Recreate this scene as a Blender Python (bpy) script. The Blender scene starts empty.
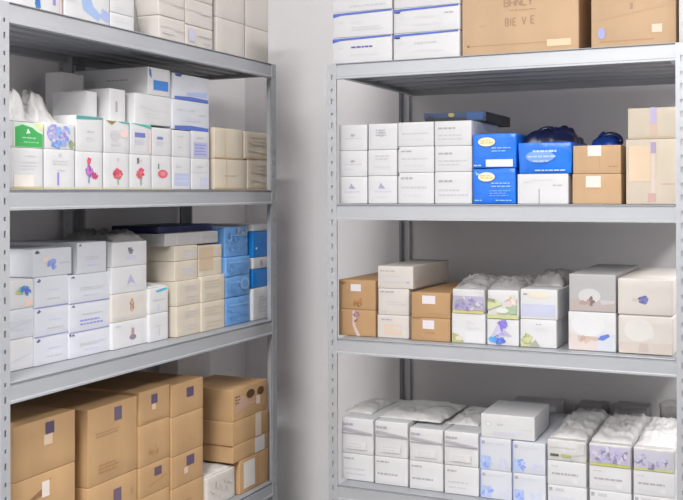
import bpy, bmesh, math, random
from mathutils import Vector, noise
PI = math.pi
scn = bpy.context.scene
COL = scn.collection
# ------------------------------------------------------------------ camera constants
FPX, YAW, PITCH, ROLL, SHY = 1009.8, 0.4325, 0.0018, -0.0033, -59.5
CAM = Vector((1.3976, -2.9915, 1.5))
XL = -0.338                       # front plane of the left rack
fw = Vector((-math.sin(YAW)*math.cos(PITCH), math.cos(YAW)*math.cos(PITCH), math.sin(PITCH)))
r0 = Vector((math.cos(YAW), math.sin(YAW), 0)); u0_ = r0.cross(fw)
rt = math.cos(ROLL)*r0 + math.sin(ROLL)*u0_
up = -math.sin(ROLL)*r0 + math.cos(ROLL)*u0_
RACK_LEN = {'R': 1.0591, 'L': 1.3032}
SHELF = {'R': [1.9223, 1.4623, 1.0249, 0.5476], 'L': [1.9611, 1.5107, 1.0470, 0.472]}
YN = -1.1307
BH = 0.0516

def at(unit, px, py, s):
    """point of the rack's plane set back by s from its front edge, measured on the photograph:
    returns (distance along the rack, height)"""
    d = fw + rt*((px-341.5)/FPX) + up*((250+SHY-py)/FPX)
    if unit == 'R':
        t = (s-CAM.y)/d.y; p = CAM+d*t
        return p.x, p.z
    t = (XL-s-CAM.x)/d.x; p = CAM+d*t
    return p.y, p.z

# ------------------------------------------------------------------ materials
def lin(c):
    return tuple(((v/255)/12.92 if v/255 <= 0.04045 else ((v/255+0.055)/1.055)**2.4) for v in c)
MATS = {}
def mat(key, rgb, rough=0.55, kind='plain', metal=0.0, spec=0.5):
    if key in MATS: return MATS[key]
    m = bpy.data.materials.new(key); m.use_nodes = True
    nt = m.node_tree; b = nt.nodes['Principled BSDF']
    c = lin(rgb)
    b.inputs['Base Color'].default_value = (*c, 1)
    b.inputs['Roughness'].default_value = rough
    b.inputs['Metallic'].default_value = metal
    b.inputs['Specular IOR Level'].default_value = spec
    tc = nt.nodes.new('ShaderNodeTexCoord')
    def noisy(scale, amt, detail=4, stretch=None):
        n = nt.nodes.new('ShaderNodeTexNoise'); n.inputs['Scale'].default_value = scale; n.inputs['Detail'].default_value = detail
        src = tc.outputs['Object']
        if stretch:
            mp = nt.nodes.new('ShaderNodeMapping'); mp.inputs['Scale'].default_value = stretch
            nt.links.new(src, mp.inputs['Vector']); src = mp.outputs['Vector']
        nt.links.new(src, n.inputs['Vector'])
        r = nt.nodes.new('ShaderNodeValToRGB')
        r.color_ramp.elements[0].position = .3; r.color_ramp.elements[1].position = .7
        r.color_ramp.elements[0].color = (*[v*(1-amt) for v in c], 1)
        r.color_ramp.elements[1].color = (*[min(1, v*(1+amt)) for v in c], 1)
        nt.links.new(n.outputs['Fac'], r.inputs['Fac'])
        nt.links.new(r.outputs['Color'], b.inputs['Base Color'])
        return n
    def bump(scale, strength, dist=0.002, detail=6):
        n = nt.nodes.new('ShaderNodeTexNoise'); n.inputs['Scale'].default_value = scale; n.inputs['Detail'].default_value = detail
        nt.links.new(tc.outputs['Object'], n.inputs['Vector'])
        bp = nt.nodes.new('ShaderNodeBump'); bp.inputs['Strength'].default_value = strength; bp.inputs['Distance'].default_value = dist
        nt.links.new(n.outputs['Fac'], bp.inputs['Height']); nt.links.new(bp.outputs['Normal'], b.inputs['Normal'])
    if kind == 'card': noisy(9, .07, 5, (1, 1, .35)); bump(90, .12, .001)
    elif kind == 'paper': noisy(7, .025, 3); bump(30, .06, .001)
    elif kind == 'wall': noisy(2.2, .04, 5); bump(140, .35, .002)
    elif kind == 'metal': noisy(5, .035, 4, (1, 1, 6)); bump(220, .05, .0005)
    elif kind == 'floor': noisy(3, .12, 6)
    elif kind == 'film':
        noisy(22, .12, 4); bump(35, .5, .006)
        b.inputs['Alpha'].default_value = .82
    elif kind == 'clear':
        noisy(22, .10, 4); bump(30, .6, .006)
        b.inputs['Alpha'].default_value = .38
    elif kind == 'wrap': noisy(16, .10, 4); bump(24, .45, .006)
    elif kind == 'plain': noisy(14, .03, 3)
    MATS[key] = m
    return m
WHITE = lambda: mat('white_card', (216, 216, 218), .5, 'paper')
def colour(c, kind='plain', rough=.5):
    if isinstance(c, str):
        return PAL[c]()
    return mat('%s_%d_%d_%d' % ((kind,)+tuple(c)), c, rough, kind)
PAL = {
 'white': WHITE,
 'cool': lambda: mat('cool_white_card', (210, 213, 221), .5, 'paper'),
 'warm': lambda: mat('warm_white_card', (212, 206, 200), .55, 'paper'),
 'grey': lambda: mat('grey_card', (182, 181, 182), .6, 'paper'),
 'beige': lambda: mat('beige_card', (212, 200, 182), .65, 'card'),
 'cream': lambda: mat('cream_card', (210, 200, 184), .65, 'card'),
 'brown': lambda: mat('brown_card', (194, 157, 114), .7, 'card'),
 'tan': lambda: mat('tan_card', (184, 147, 106), .7, 'card'),
 'buff': lambda: mat('buff_card', (200, 166, 128), .7, 'card'),
 'pale': lambda: mat('pale_brown_card', (200, 168, 134), .7, 'card'),
 'blue': lambda: mat('blue_wrap', (22, 118, 230), .3, 'wrap'),
 'cyan': lambda: mat('bright_blue_wrap', (22, 124, 205), .35, 'wrap'),
 'sky': lambda: mat('light_blue_wrap', (112, 164, 222), .35, 'wrap'),
 'navy': lambda: mat('navy_plastic', (22, 28, 66), .35, 'wrap'),
 'royal': lambda: mat('royal_plastic', (18, 58, 140), .35, 'wrap'),
 'charcoal': lambda: mat('charcoal_plastic', (58, 58, 64), .5, 'wrap'),
 'film': lambda: mat('crinkled_white_film', (228, 227, 226), .28, 'film'),
 'filmgrey': lambda: mat('crinkled_grey_film', (158, 156, 156), .3, 'film'),
 'clear': lambda: mat('clear_film', (214, 212, 212), .2, 'clear'),
 'steel': lambda: mat('galvanised_steel', (187, 190, 195), .42, 'metal', .35),
 'deck': lambda: mat('shelf_sheet_steel', (170, 173, 178), .5, 'metal', .3),
}
G = (198, 198, 203); DK = (174, 172, 178); LV = (202, 205, 228); BL = (86, 110, 196); LG = (210, 210, 214)

# ------------------------------------------------------------------ mesh helpers
class MB:
    def __init__(self): self.bm = bmesh.new(); self.mats = []
    def mi(self, m):
        m = colour(m) if not isinstance(m, bpy.types.Material) else m
        if m not in self.mats: self.mats.append(m)
        return self.mats.index(m)
    def poly(self, pts, m, smooth=False):
        vs = [self.bm.verts.new(p) for p in pts]
        f = self.bm.faces.new(vs); f.material_index = self.mi(m); f.smooth = smooth
        return f
    def box(self, x0, x1, y0, y1, z0, z1, m):
        k = self.mi(m)
        v = [self.bm.verts.new((x, y, z)) for x in (x0, x1) for y in (y0, y1) for z in (z0, z1)]
        for q in ((0, 1, 3, 2), (4, 6, 7, 5), (0, 4, 5, 1), (2, 3, 7, 6), (0, 2, 6, 4), (1, 5, 7, 3)):
            f = self.bm.faces.new([v[i] for i in q]); f.material_index = k
    def tube(self, pts, r, m, n=8):
        k = self.mi(m); pts = [Vector(p) for p in pts]; rings = []
        for i, p in enumerate(pts):
            t = (pts[min(i+1, len(pts)-1)]-pts[max(i-1, 0)]).normalized()
            a = t.orthogonal().normalized(); b = t.cross(a)
            if rings:
                pa = (rings[-1][0].co - pts[i-1]); pa = (pa - t*pa.dot(t)).normalized(); a = pa; b = t.cross(a)
            rings.append([self.bm.verts.new(p+(a*math.cos(2*PI*j/n)+b*math.sin(2*PI*j/n))*r) for j in range(n)])
        for A, B in zip(rings, rings[1:]):
            for j in range(n):
                f = self.bm.faces.new((A[j], A[(j+1) % n], B[(j+1) % n], B[j])); f.material_index = k; f.smooth = True
        for R_ in (rings[0][::-1], rings[-1]):
            f = self.bm.faces.new(R_); f.material_index = k
    def build(self, name, parent=None, loc=(0, 0, 0), rz=0):
        bmesh.ops.recalc_face_normals(self.bm, faces=self.bm.faces)
        me = bpy.data.meshes.new(name); self.bm.to_mesh(me); self.bm.free()
        for m in self.mats: me.materials.append(m)
        o = bpy.data.objects.new(name, me); COL.objects.link(o)
        o.location = loc; o.rotation_euler = (0, 0, rz)
        if parent: o.parent = parent
        return o

def tag(o, label, cat, group=None):
    o['label'] = label; o['category'] = cat
    if group: o['group'] = group
    return o
def thing(name, loc=(0, 0, 0), rz=0):
    o = bpy.data.objects.new(name, None); COL.objects.link(o); o.location = loc; o.rotation_euler = (0, 0, rz)
    o.empty_display_size = .05
    return o
def struct(name, mb):
    o = mb.build(name); o['kind'] = 'structure'; return o

def rounded(mb, w, d, h, m, r=.002, bulge=.0008, crumple=0.0, seed=0, n=4, taper=0.0):
    """closed box with rounded edges, faces bulging a little; crumple adds creased noise (soft packs)"""
    k = mb.mi(m)
    def axis(half):
        inner = [-half+r+(2*half-2*r)*i/n for i in range(n+1)]
        return [-half, -half+r*.35] + inner + [half-r*.35, half]
    X, Y, Z = axis(w/2), axis(d/2), axis(h/2)
    cache = {}
    sv = Vector((seed*3.17, seed*1.73, seed*.91))
    def V(x, y, z):
        key = (round(x, 6), round(y, 6), round(z, 6))
        if key in cache: return cache[key]
        p = Vector((x, y, z))
        q = Vector((max(-w/2+r, min(w/2-r, x)), max(-d/2+r, min(d/2-r, y)), max(-h/2+r, min(h/2-r, z))))
        nn = p-q
        if nn.length > 1e-9: p = q+nn.normalized()*r
        cx, cy, cz = math.cos(PI*x/w), math.cos(PI*y/d), math.cos(PI*z/h)
        if abs(y) > d/2-1e-6: p.y += math.copysign(bulge*cx*cz, y)
        if abs(x) > w/2-1e-6: p.x += math.copysign(bulge*.4*cy*cz, x)
        if z > h/2-1e-6: p.z += min(bulge, .0003)*cx*cy
        if crumple:
            a = crumple*min(1, (z+h/2)/(.25*h))
            p += noise.noise_vector(p*38+sv)*a*.5 + noise.noise_vector(p*13+sv)*a
            p.z = max(p.z, -h/2); p.z = min(p.z, h/2)
        if taper: p.x *= 1-taper*(z/h+.5); p.y *= 1-taper*(z/h+.5)
        p.z += h/2
        v = mb.bm.verts.new(p); cache[key] = v
        return v
    def grid(A, B, fn, flip):
        for i in range(len(A)-1):
            for j in range(len(B)-1):
                vs = [fn(A[i], B[j]), fn(A[i+1], B[j]), fn(A[i+1], B[j+1]), fn(A[i], B[j+1])]
                f = mb.bm.faces.new(vs if not flip else vs[::-1]); f.material_index = k; f.smooth = True
    grid(X, Z, lambda a, b: V(a, -d/2, b), False); grid(X, Z, lambda a, b: V(a, d/2, b), True)
    grid(Y, Z, lambda a, b: V(w/2, a, b), False); grid(Y, Z, lambda a, b: V(-w/2, a, b), True)
    grid(X, Y, lambda a, b: V(a, b, h/2), False); grid(X, Y, lambda a, b: V(a, b, -h/2), True)

def front_fn(w, d, h, bulge, eps, side=0):
    def F(u, v):
        cx, cz = math.cos(PI*(u-.5)), math.cos(PI*(v-.5))
        if side == 0: return Vector(((u-.5)*w, -d/2-bulge*cx*cz-eps, v*h))
        sx = side
        return Vector((sx*(w/2+bulge*.4*cx*cz+eps), (u-.5)*d*sx, v*h))
    return F
def prints(mb, items, F, w, h, seed, bulge=0):
    rng = random.Random(seed)
    F0 = F
    d1 = F0(.9, .5)-F0(.1, .5); d2 = F0(.5, .9)-F0(.5, .1); nrm = d1.cross(d2).normalized()
    lift = [0.0]
    F = lambda u, v: F0(u, v)+nrm*lift[0]
    def quad(u0, v0, u1, v1, c, n=3):
        k = mb.mi(c)
        g = [[mb.bm.verts.new(F(u0+(u1-u0)*i/n, v0+(v1-v0)*j/n)) for j in range(n+1)] for i in range(n+1)]
        for i in range(n):
            for j in range(n):
                f = mb.bm.faces.new((g[i][j], g[i+1][j], g[i+1][j+1], g[i][j+1])); f.material_index = k
    for it in items:
        lift[0] += .00012 if bulge < .001 else .0004
        if it[0] == 'R': quad(*it[1:6])
        elif it[0] == 'E':
            cu, cv, ru, rv, c = it[1:6]; N = 18; k = mb.mi(c)
            ctr = mb.bm.verts.new(F(cu, cv))
            ring = [mb.bm.verts.new(F(cu+ru*math.cos(2*PI*i/N), cv+rv*math.sin(2*PI*i/N))) for i in range(N)]
            for i in range(N):
                f = mb.bm.faces.new((ctr, ring[i], ring[(i+1) % N])); f.material_index = k
        elif it[0] == 'P':
            k = mb.mi(it[2]); P_ = it[1]; N = len(P_)
            if bulge < .001:
                mb.bm.faces.new([mb.bm.verts.new(F(u, v)) for u, v in P_]).material_index = k
                continue
            cu = sum(q[0] for q in P_)/N; cv = sum(q[1] for q in P_)/N; E_ = []
            for i in range(N):
                (a0, b0), (a1, b1) = P_[i], P_[(i+1) % N]
                E_ += [(a0+(a1-a0)*t/3, b0+(b1-b0)*t/3) for t in range(3)]
            out = [mb.bm.verts.new(F(*q)) for q in E_]
            mid = [mb.bm.verts.new(F((u+cu)/2, (v+cv)/2)) for u, v in E_]; ctr = mb.bm.verts.new(F(cu, cv)); N = len(E_)
            for i in range(N):
                j = (i+1) % N
                mb.bm.faces.new((out[i], out[j], mid[j], mid[i])).material_index = k
                mb.bm.faces.new((mid[i], mid[j], ctr)).material_index = k
        elif it[0] == 'T':            # lines of small print: rows of word-length dashes
            u0, v0, u1, v1, nl, c = it[1:7]
            lh = (v1-v0)/nl
            for j in range(nl):
                v = v1-(j+.5)*lh; u = u0; end = u1-(u1-u0)*rng.uniform(0, .3)
                while u < end:
                    wl = rng.uniform(.006, .018)/w
                    ue = min(u+wl, end)
                    quad(u, v-lh*.2, ue, v+lh*.2, c, 1); u = ue+.0028/w
        elif it[0] == 'B':            # a brush of coloured petals / blotches
            cu, cv, ru, rv, n_, cs = it[1:7]
            for i in range(n_):
                a = rng.uniform(0, 2*PI); q = math.sqrt(rng.random())
                uu, vv = cu+ru*q*math.cos(a), cv+rv*q*math.sin(a)
                sz = rng.uniform(.003, .007)
                lift[0] += .00001; k = mb.mi(rng.choice(cs)); rot = rng.uniform(0, PI); pts = []
                for j in range(7):
                    b = 2*PI*j/7; x, y = sz*math.cos(b)*1.6, sz*math.sin(b)*.8
                    pts.append((min(.99, max(.01, uu+(x*math.cos(rot)-y*math.sin(rot))/w)), min(.99, max(.01, vv+(x*math.sin(rot)+y*math.cos(rot))/h))))
                e = Vector((0, 0, 0))
                f = mb.bm.faces.new([mb.bm.verts.new(F(u, v)+e) for u, v in pts]); f.material_index = k
        elif it[0] == 'G':            # stencilled capitals built from strokes: text, u0, v0, height, width
            txt, u0, v0, gh, gw, c = it[1:7]
            for i, ch in enumerate(txt):
                a = u0+i*gw*1.35
                for (x0, y0, x1, y1) in GLY.get(ch, ()):
                    dx, dy = x1-x0, y1-y0; L_ = math.hypot(dx*gw*w, dy*gh*h); t = .0022
                    nx, ny = -dy*gh*h/L_*t/w, dx*gw*w/L_*t/h
                    p0 = (a+x0*gw, v0+y0*gh); p1 = (a+x1*gw, v0+y1*gh); k = mb.mi(c)
                    f = mb.bm.faces.new([mb.bm.verts.new(F(*q)) for q in ((p0[0]-nx, p0[1]-ny), (p1[0]-nx, p1[1]-ny), (p1[0]+nx, p1[1]+ny), (p0[0]+nx, p0[1]+ny))]); f.material_index = k
GLY = {'E': ((0, 0, 0, 1), (0, 0, 1, 0), (0, .5, .8, .5), (0, 1, 1, 1)), 'V': ((0, 1, .5, 0), (.5, 0, 1, 1)),
       'B': ((0, 0, 0, 1), (0, 0, .9, 0), (0, .5, .9, .5), (0, 1, .9, 1), (.95, 0, .95, 1)), 'I': ((.5, 0, .5, 1),),
       'H': ((0, 0, 0, 1), (1, 0, 1, 1), (0, .5, 1, .5)), 'N': ((0, 0, 0, 1), (0, 1, 1, 0), (1, 0, 1, 1)),
       'C': ((0, 0, 0, 1), (0, 0, 1, 0), (0, 1, 1, 1)), 'Y': ((0, 1, .5, .5), (1, 1, .5, .5), (.5, 0, .5, .5))}

SEED = [0]
NAMES = {}
def carton(unit, s, pl, pr, py, base, top, label, c='white', p=(), side=(), parts=(), depth=.3, kind='carton', cat='box', group=None,
           soft=0.0, yaw=0.0, film=None, r=.0022, hh=None, shrink=.0016):
    """one box or pack. pl/pr: its front edges; base: height it stands at; top: height of its top"""
    SEED[0] += 1; sd = SEED[0]; rng = random.Random(sd)
    a0 = at(unit, pl, py, s)[0]; a1 = at(unit, pr, py, s)[0]
    w = a1-a0-shrink; h = (hh if hh else top-base)-.0006; d = depth
    mid = (a0+a1)/2
    rz = math.radians(yaw+rng.uniform(-.35, .35))
    if unit == 'R': loc = (mid, s+d/2, base+.0003)
    else: loc = (XL-s-d/2, mid, base+.0003); rz += PI/2
    bulge = .00015 if not soft else soft*.4
    mb = MB()
    rounded(mb, w, d, h, c, r if not soft else max(r, .0035), bulge, soft*.45, sd, 4 if not soft else 7)
    prints(mb, p, front_fn(w, d, h, bulge, .0006 if not soft else .0016+soft*.35), w, h, sd, bulge)
    sgn = 1 if unit == 'R' else -1
    if side: prints(mb, side, front_fn(w, d, h, bulge, .0006, sgn), d, h, sd+500)
    simple = not parts and not film
    if simple:
        o = mb.build(kind, None, loc, rz)
    else:
        o = thing(kind, loc, rz)
        mb.build('pack_body' if soft else 'box_body', o)
        for q in parts:
            nm, u0, v0, u1, v1, cc = q[:6]
            lb = MB(); F = front_fn(w, d, h, bulge, .0012 if not soft else .002+soft*.35)
            k = lb.mi(cc); n = 4
            if nm == 'tape' and len(q) > 6:       # tape over the top edge: front drop + strip along the top
                zt = h+.0011
                yb = d/2-.004
                e = F(u0, 1).y
                A = [F(u0, v0), F(u0, (v0+v1)/2), Vector((F(u0, 1).x, e, zt)), Vector((F(u0, 1).x, 0, zt)), Vector((F(u0, 1).x, yb, zt))]
                B = [F(u1, v0), F(u1, (v0+v1)/2), Vector((F(u1, 1).x, e, zt)), Vector((F(u1, 1).x, 0, zt)), Vector((F(u1, 1).x, yb, zt))]
                va = [lb.bm.verts.new(x) for x in A]; vb = [lb.bm.verts.new(x) for x in B]
                for i in range(4):
                    lb.bm.faces.new((va[i], vb[i], vb[i+1], va[i+1])).material_index = k
            elif nm == 'sticker':
                cu, cv, ru, rv = (u0+u1)/2, (v0+v1)/2, (u1-u0)/2, (v1-v0)/2
                ring = [lb.bm.verts.new(F(cu+ru*math.cos(2*PI*i/20), cv+rv*math.sin(2*PI*i/20))) for i in range(20)]
                lb.bm.faces.new(ring).material_index = k
            else:
                g = [[lb.bm.verts.new(F(u0+(u1-u0)*i/n, v0+(v1-v0)*j/n)) for j in range(n+1)] for i in range(n+1)]
                for i in range(n):
                    for j in range(n):
                        lb.bm.faces.new((g[i][j], g[i+1][j], g[i+1][j+1], g[i][j+1])).material_index = k
            geo = lb.bm.faces[:]
            bmesh.ops.recalc_face_normals(lb.bm, faces=geo)
            bmesh.ops.solidify(lb.bm, geom=geo, thickness=.0004)
            lb.build(nm, o)
        if film:
            fh, fm = film[:2]
            fb = MB(); crinkle(fb, w*.98, d*.9, fh, fm, sd, film[2] if len(film) > 2 else 1.0)
            fb.build('film_top', o, (0, 0, h*(1.0)+.0004))
    tag(o, label, cat, group)
    return o

def crinkle(mb, w, d, h, m, seed, rough=1.0, n=26, foot=.002):
    """closed heap of crinkled film: flat underneath, creased on top"""
    k = mb.mi(m); sv = Vector((seed*7.7, seed*2.3, 0))
    def H(x, y):
        e = (1-(abs(x)*2/w)**6)*(1-(abs(y)*2/d)**6)
        q = Vector((x*17, y*17, 0))+sv
        a = 1-abs(noise.noise(q)) ; b = 1-abs(noise.noise(q*2.3+Vector((5, 1, 2)))); c_ = noise.noise(q*.5)
        d_ = noise.noise(q*4.6+Vector((3, 8, 1)))
        z = (.36+.45*c_ + .30*(a**3-.4)*rough + .22*(b**3-.4)*rough + .10*d_)
        return foot+h*max(.02, min(1, z+.15))*max(0, e)
    nx, ny = n, max(8, int(n*d/w)) if d < w else n
    top, bot = {}, {}
    for i in range(nx+1):
        for j in range(ny+1):
            x, y = w*(i/nx-.5), d*(j/ny-.5)
            jx = noise.noise(Vector((x*30, y*30, seed)))*.010; jy = noise.noise(Vector((x*30, y*30, seed+9)))*.008
            sx = max(-w/2, min(w/2, x+jx)); sy = max(-d/2, min(d/2, y+jy))
            top[i, j] = mb.bm.verts.new((sx, sy, H(x, y)))
            bot[i, j] = mb.bm.verts.new((sx, sy, 0))
    for i in range(nx):
        for j in range(ny):
            f = mb.bm.faces.new((top[i, j], top[i+1, j], top[i+1, j+1], top[i, j+1])); f.material_index = k; f.smooth = True
            f = mb.bm.faces.new((bot[i, j], bot[i, j+1], bot[i+1, j+1], bot[i+1, j])); f.material_index = k
    for i in range(nx):
        for j, s_ in ((0, 1), (ny, -1)):
            q = [bot[i, j], bot[i+1, j], top[i+1, j], top[i, j]]
            mb.bm.faces.new(q if s_ > 0 else q[::-1]).material_index = k
    for j in range(ny):
        for i, s_ in ((0, -1), (nx, 1)):
            q = [bot[i, j], bot[i, j+1], top[i, j+1], top[i, j]]
            mb.bm.faces.new(q if s_ > 0 else q[::-1]).material_index = k

def bag(unit, s, pl, pr, py, base, h, d, m, label, seed, handles=(), cat='bag', group=None, name='plastic_bag', rough=1.0, yaw=0):
    """crinkled plastic bag lying on something"""
    a0 = at(unit, pl, py, s)[0]; a1 = at(unit, pr, py, s)[0]; w = a1-a0; mid = (a0+a1)/2
    rz = math.radians(yaw)
    loc = (mid, s+d/2, base+.0004) if unit == 'R' else (XL-s-d/2, mid, base+.0004)
    if unit == 'L': rz += PI/2
    mb = MB(); crinkle(mb, w, d, h, m, seed, rough)
    if not handles:
        o = mb.build(name, None, loc, rz)
    else:
        o = thing(name, loc, rz); mb.build('bag_body', o)
        for (u, v, ru, rh, hm, lean) in handles:
            hb = MB(); pts = []
            for i in range(13):
                t = PI*i/12
                pts.append(((u-.5)*w-ru*math.cos(t), (v-.5)*d+lean*math.sin(t)*.5, h*.25+rh*math.sin(t)))
            hb.tube(pts, .009, hm)
            hb.build('handle', o)
    return tag(o, label, cat, group)

def stack(unit, shelf, s, pl, pr, tops, items, base=None, depth=.3, group=None, py0=None, **kw):
    """boxes piled on one another; tops: photo rows of each top edge at the left front corner"""
    z = SHELF[unit][shelf] if base is None else base
    for k, (t, it) in enumerate(zip(tops, items)):
        it = dict(it); l = it.pop('l', pl); r = it.pop('r', pr); ss = it.pop('s', s)
        zt = at(unit, l, t, ss)[1]
        kk = dict(depth=depth, group=group); kk.update(kw); kk.update(it)
        lab = kk.pop('lab')
        carton(unit, ss, l, r, t, z, zt, lab, **kk)
        z = zt
    return z

# ------------------------------------------------------------------ the room
BACK_Y = .688; LEFT_X = XL-.408; RIGHT_X = 3.6; FRONT_Y = -5.6; CEIL = 3.3
wallm = mat('wall_plaster', (240, 238, 240), .8, 'wall')
def slab(name, x0, x1, y0, y1, z0, z1, m):
    mb = MB(); mb.box(x0, x1, y0, y1, z0, z1, m); return struct(name, mb)
slab('wall_back', LEFT_X-.1, RIGHT_X+.1, BACK_Y, BACK_Y+.1, 0, CEIL, wallm)
slab('wall_left', LEFT_X-.1, LEFT_X, FRONT_Y, BACK_Y, 0, CEIL, wallm)
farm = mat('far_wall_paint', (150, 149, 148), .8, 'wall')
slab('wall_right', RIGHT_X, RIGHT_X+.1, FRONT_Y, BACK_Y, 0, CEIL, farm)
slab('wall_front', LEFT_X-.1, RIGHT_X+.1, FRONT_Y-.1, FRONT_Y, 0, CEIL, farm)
slab('floor', LEFT_X-.1, RIGHT_X+.1, FRONT_Y-.1, BACK_Y+.1, -.1, 0, mat('floor_vinyl', (98, 96, 95), .5, 'floor'))
slab('ceiling', LEFT_X-.1, RIGHT_X+.1, FRONT_Y-.1, BACK_Y+.1, CEIL, CEIL+.1, mat('ceiling_paint', (205, 205, 205), .8, 'wall'))

# ------------------------------------------------------------------ the racks
def plate(mb, holes, P, z0, z1, wdt):
    """perforated strip: P(a, z) maps across/up, holes: z pitch with slots in the middle"""
    k = mb.mi('steel'); c0, c1 = wdt*.42, wdt*.60
    cuts = [z0]; z = z0+.012; spans = []; i = 0
    while z+.02 < z1:
        hgt = .016 if i % 2 else .010
        spans.append((z, z+hgt)); z += .0395; i += 1
    cache = {}
    def V(a, zz):
        key = (round(a, 5), round(zz, 5))
        if key not in cache: cache[key] = mb.bm.verts.new(P(a, zz))
        return cache[key]
    def q(a0, a1, b0, b1):
        mb.bm.faces.new((V(a0, b0), V(a1, b0), V(a1, b1), V(a0, b1))).material_index = k
    zz = z0
    for (b0, b1) in spans:
        for a0, a1 in ((0, c0), (c0, c1), (c1, wdt)): q(a0, a1, zz, b0)
        q(0, c0, b0, b1); q(c1, wdt, b0, b1)
        zz = b1
    for a0, a1 in ((0, c0), (c0, c1), (c1, wdt)): q(a0, a1, zz, z1)
def upright(root, x_out, x_in, y_face, y_leg, ztop):
    mb = MB(); W_ = abs(x_in-x_out); sg = 1 if x_in > x_out else -1
    plate(mb, 1, lambda a, z: (x_out+sg*a, y_face, z), 0, ztop, W_)
    plate(mb, 1, lambda a, z: (x_out, y_face+(y_leg-y_face)*a/W_, z), 0, ztop, W_)
    bmesh.ops.remove_doubles(mb.bm, verts=mb.bm.verts, dist=1e-5)
    ins = .007 if y_leg > y_face else -.007       # inner plate added behind the slots so that they read dark
    k = mb.mi('steel'); xa, xb = x_out+sg*.0005, x_in-sg*.0005
    p = [(xa+sg*.006, y_leg), (xa+sg*.006, y_face+ins), (xb, y_face+ins)]
    for (x0, y0), (x1, y1) in zip(p, p[1:]):
        mb.bm.faces.new([mb.bm.verts.new(q) for q in ((x0, y0, 0), (x1, y1, 0), (x1, y1, ztop), (x0, y0, ztop))]).material_index = k
    bmesh.ops.recalc_face_normals(mb.bm, faces=mb.bm.faces)
    bmesh.ops.solidify(mb.bm, geom=mb.bm.faces[:], thickness=.0018)
    return mb.build('upright', root)
def extrude_profile(mb, prof, fn, a0, a1, m):
    k = mb.mi(m)
    A = [mb.bm.verts.new(fn(a0, *p)) for p in prof]; B = [mb.bm.verts.new(fn(a1, *p)) for p in prof]
    n = len(prof)
    for i in range(n):
        mb.bm.faces.new((A[i], A[(i+1) % n], B[(i+1) % n], B[i])).material_index = k
    mb.bm.faces.new(A[::-1]).material_index = k; mb.bm.faces.new(B).material_index = k
PROFILE = [(.005, -.0042), (.005, -.0088), (.0, -.0095), (.0, -.0435), (-.0025, -.0465), (-.0025, -BH), (.018, -BH), (.018, -BH+.0025), (.0075, -BH+.0045), (.0075, -.0042)]
def rack(name, unit, loc, rz, label, mids=()):
    L_ = RACK_LEN[unit]; zs = SHELF[unit]; DP = .67 if unit == 'R' else .39; PW = .033
    root = thing(name, loc, rz); tag(root, label, 'shelving rack', 'steel shelving racks')
    ztop = zs[0]-.002
    upright(root, -PW, 0, -.002, .033, ztop); upright(root, L_+PW, L_, -.002, .033, ztop)
    upright(root, -PW, 0, DP, DP-.035, ztop); upright(root, L_+PW, L_, DP, DP-.035, ztop)
    for m_ in mids: upright(root, m_, m_+.036, DP, DP-.035, ztop)
    for z in zs+[.10]:
        mb = MB(); extrude_profile(mb, PROFILE, lambda a, y, q: (a, y, z+q), -.0005, L_+.0005, 'steel'); mb.build('front_beam', root)
        mb = MB(); extrude_profile(mb, PROFILE, lambda a, y, q: (a, DP-.003-y, z+q), 0, L_, 'steel'); mb.build('rear_beam', root)
        for x, sg in ((0.0, 1), (L_, -1)):
            mb = MB(); extrude_profile(mb, PROFILE, lambda a, y, q: (x+sg*(y+.003), a, z-.004+q*.85), .02, DP-.02, 'steel'); mb.build('side_beam', root)
        mb = MB(); mb.box(.0045, L_-.0045, .0085, DP-.008, z-.012, z-.0008, 'deck'); mb.box(.0012, L_-.0012, -.0012, .0086, z-.0040, z-.0009, 'deck')
        o = mb.build('shelf_panel', root)
        bv = o.modifiers.new('edge', 'BEVEL'); bv.width = .0015; bv.segments = 2
        for y in (DP*.16, DP*.33, DP*.5, DP*.67, DP*.84):
            mb = MB(); prof = [(-.020, 0), (-.015, -.024), (.015, -.024), (.020, 0)]
            extrude_profile(mb, prof, lambda a, yy, q: (a, y+yy, z-.0122+q), .012, L_-.012, 'deck')
            mb.build('panel_stiffener', root)
    return root
rack('shelving_rack', 'R', (0, 0, 0), 0, 'grey steel slotted-post shelving rack standing against the back wall on the right')
rack('shelving_rack', 'L', (XL, YN, 0), PI/2, 'grey steel slotted-post shelving rack along the left wall, holding the brown cartons', mids=(.655, .715))
# ------------------------------------------------------------------ the stock on the shelves
def txt(a=.1, b=.9, lo=.25, hi=.75, n=3, c=G): return ('T', a, lo, b, hi, n, c)
NOTCH_SHADE = ('R', .0, .9, .035, .985, (70, 66, 90))  # shadow of a corner notch, painted as a small dark quad
TXA = [txt(.1, .75, .55, .75, 2, G), txt(.12, .85, .2, .42, 2, LG)]
TXB = [txt(.1, .6, .62, .8, 1, DK), txt(.1, .92, .2, .5, 2, G)]
TXC = [txt(.25, .75, .58, .82, 2, G), txt(.2, .85, .25, .42, 1, LG)]
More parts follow.
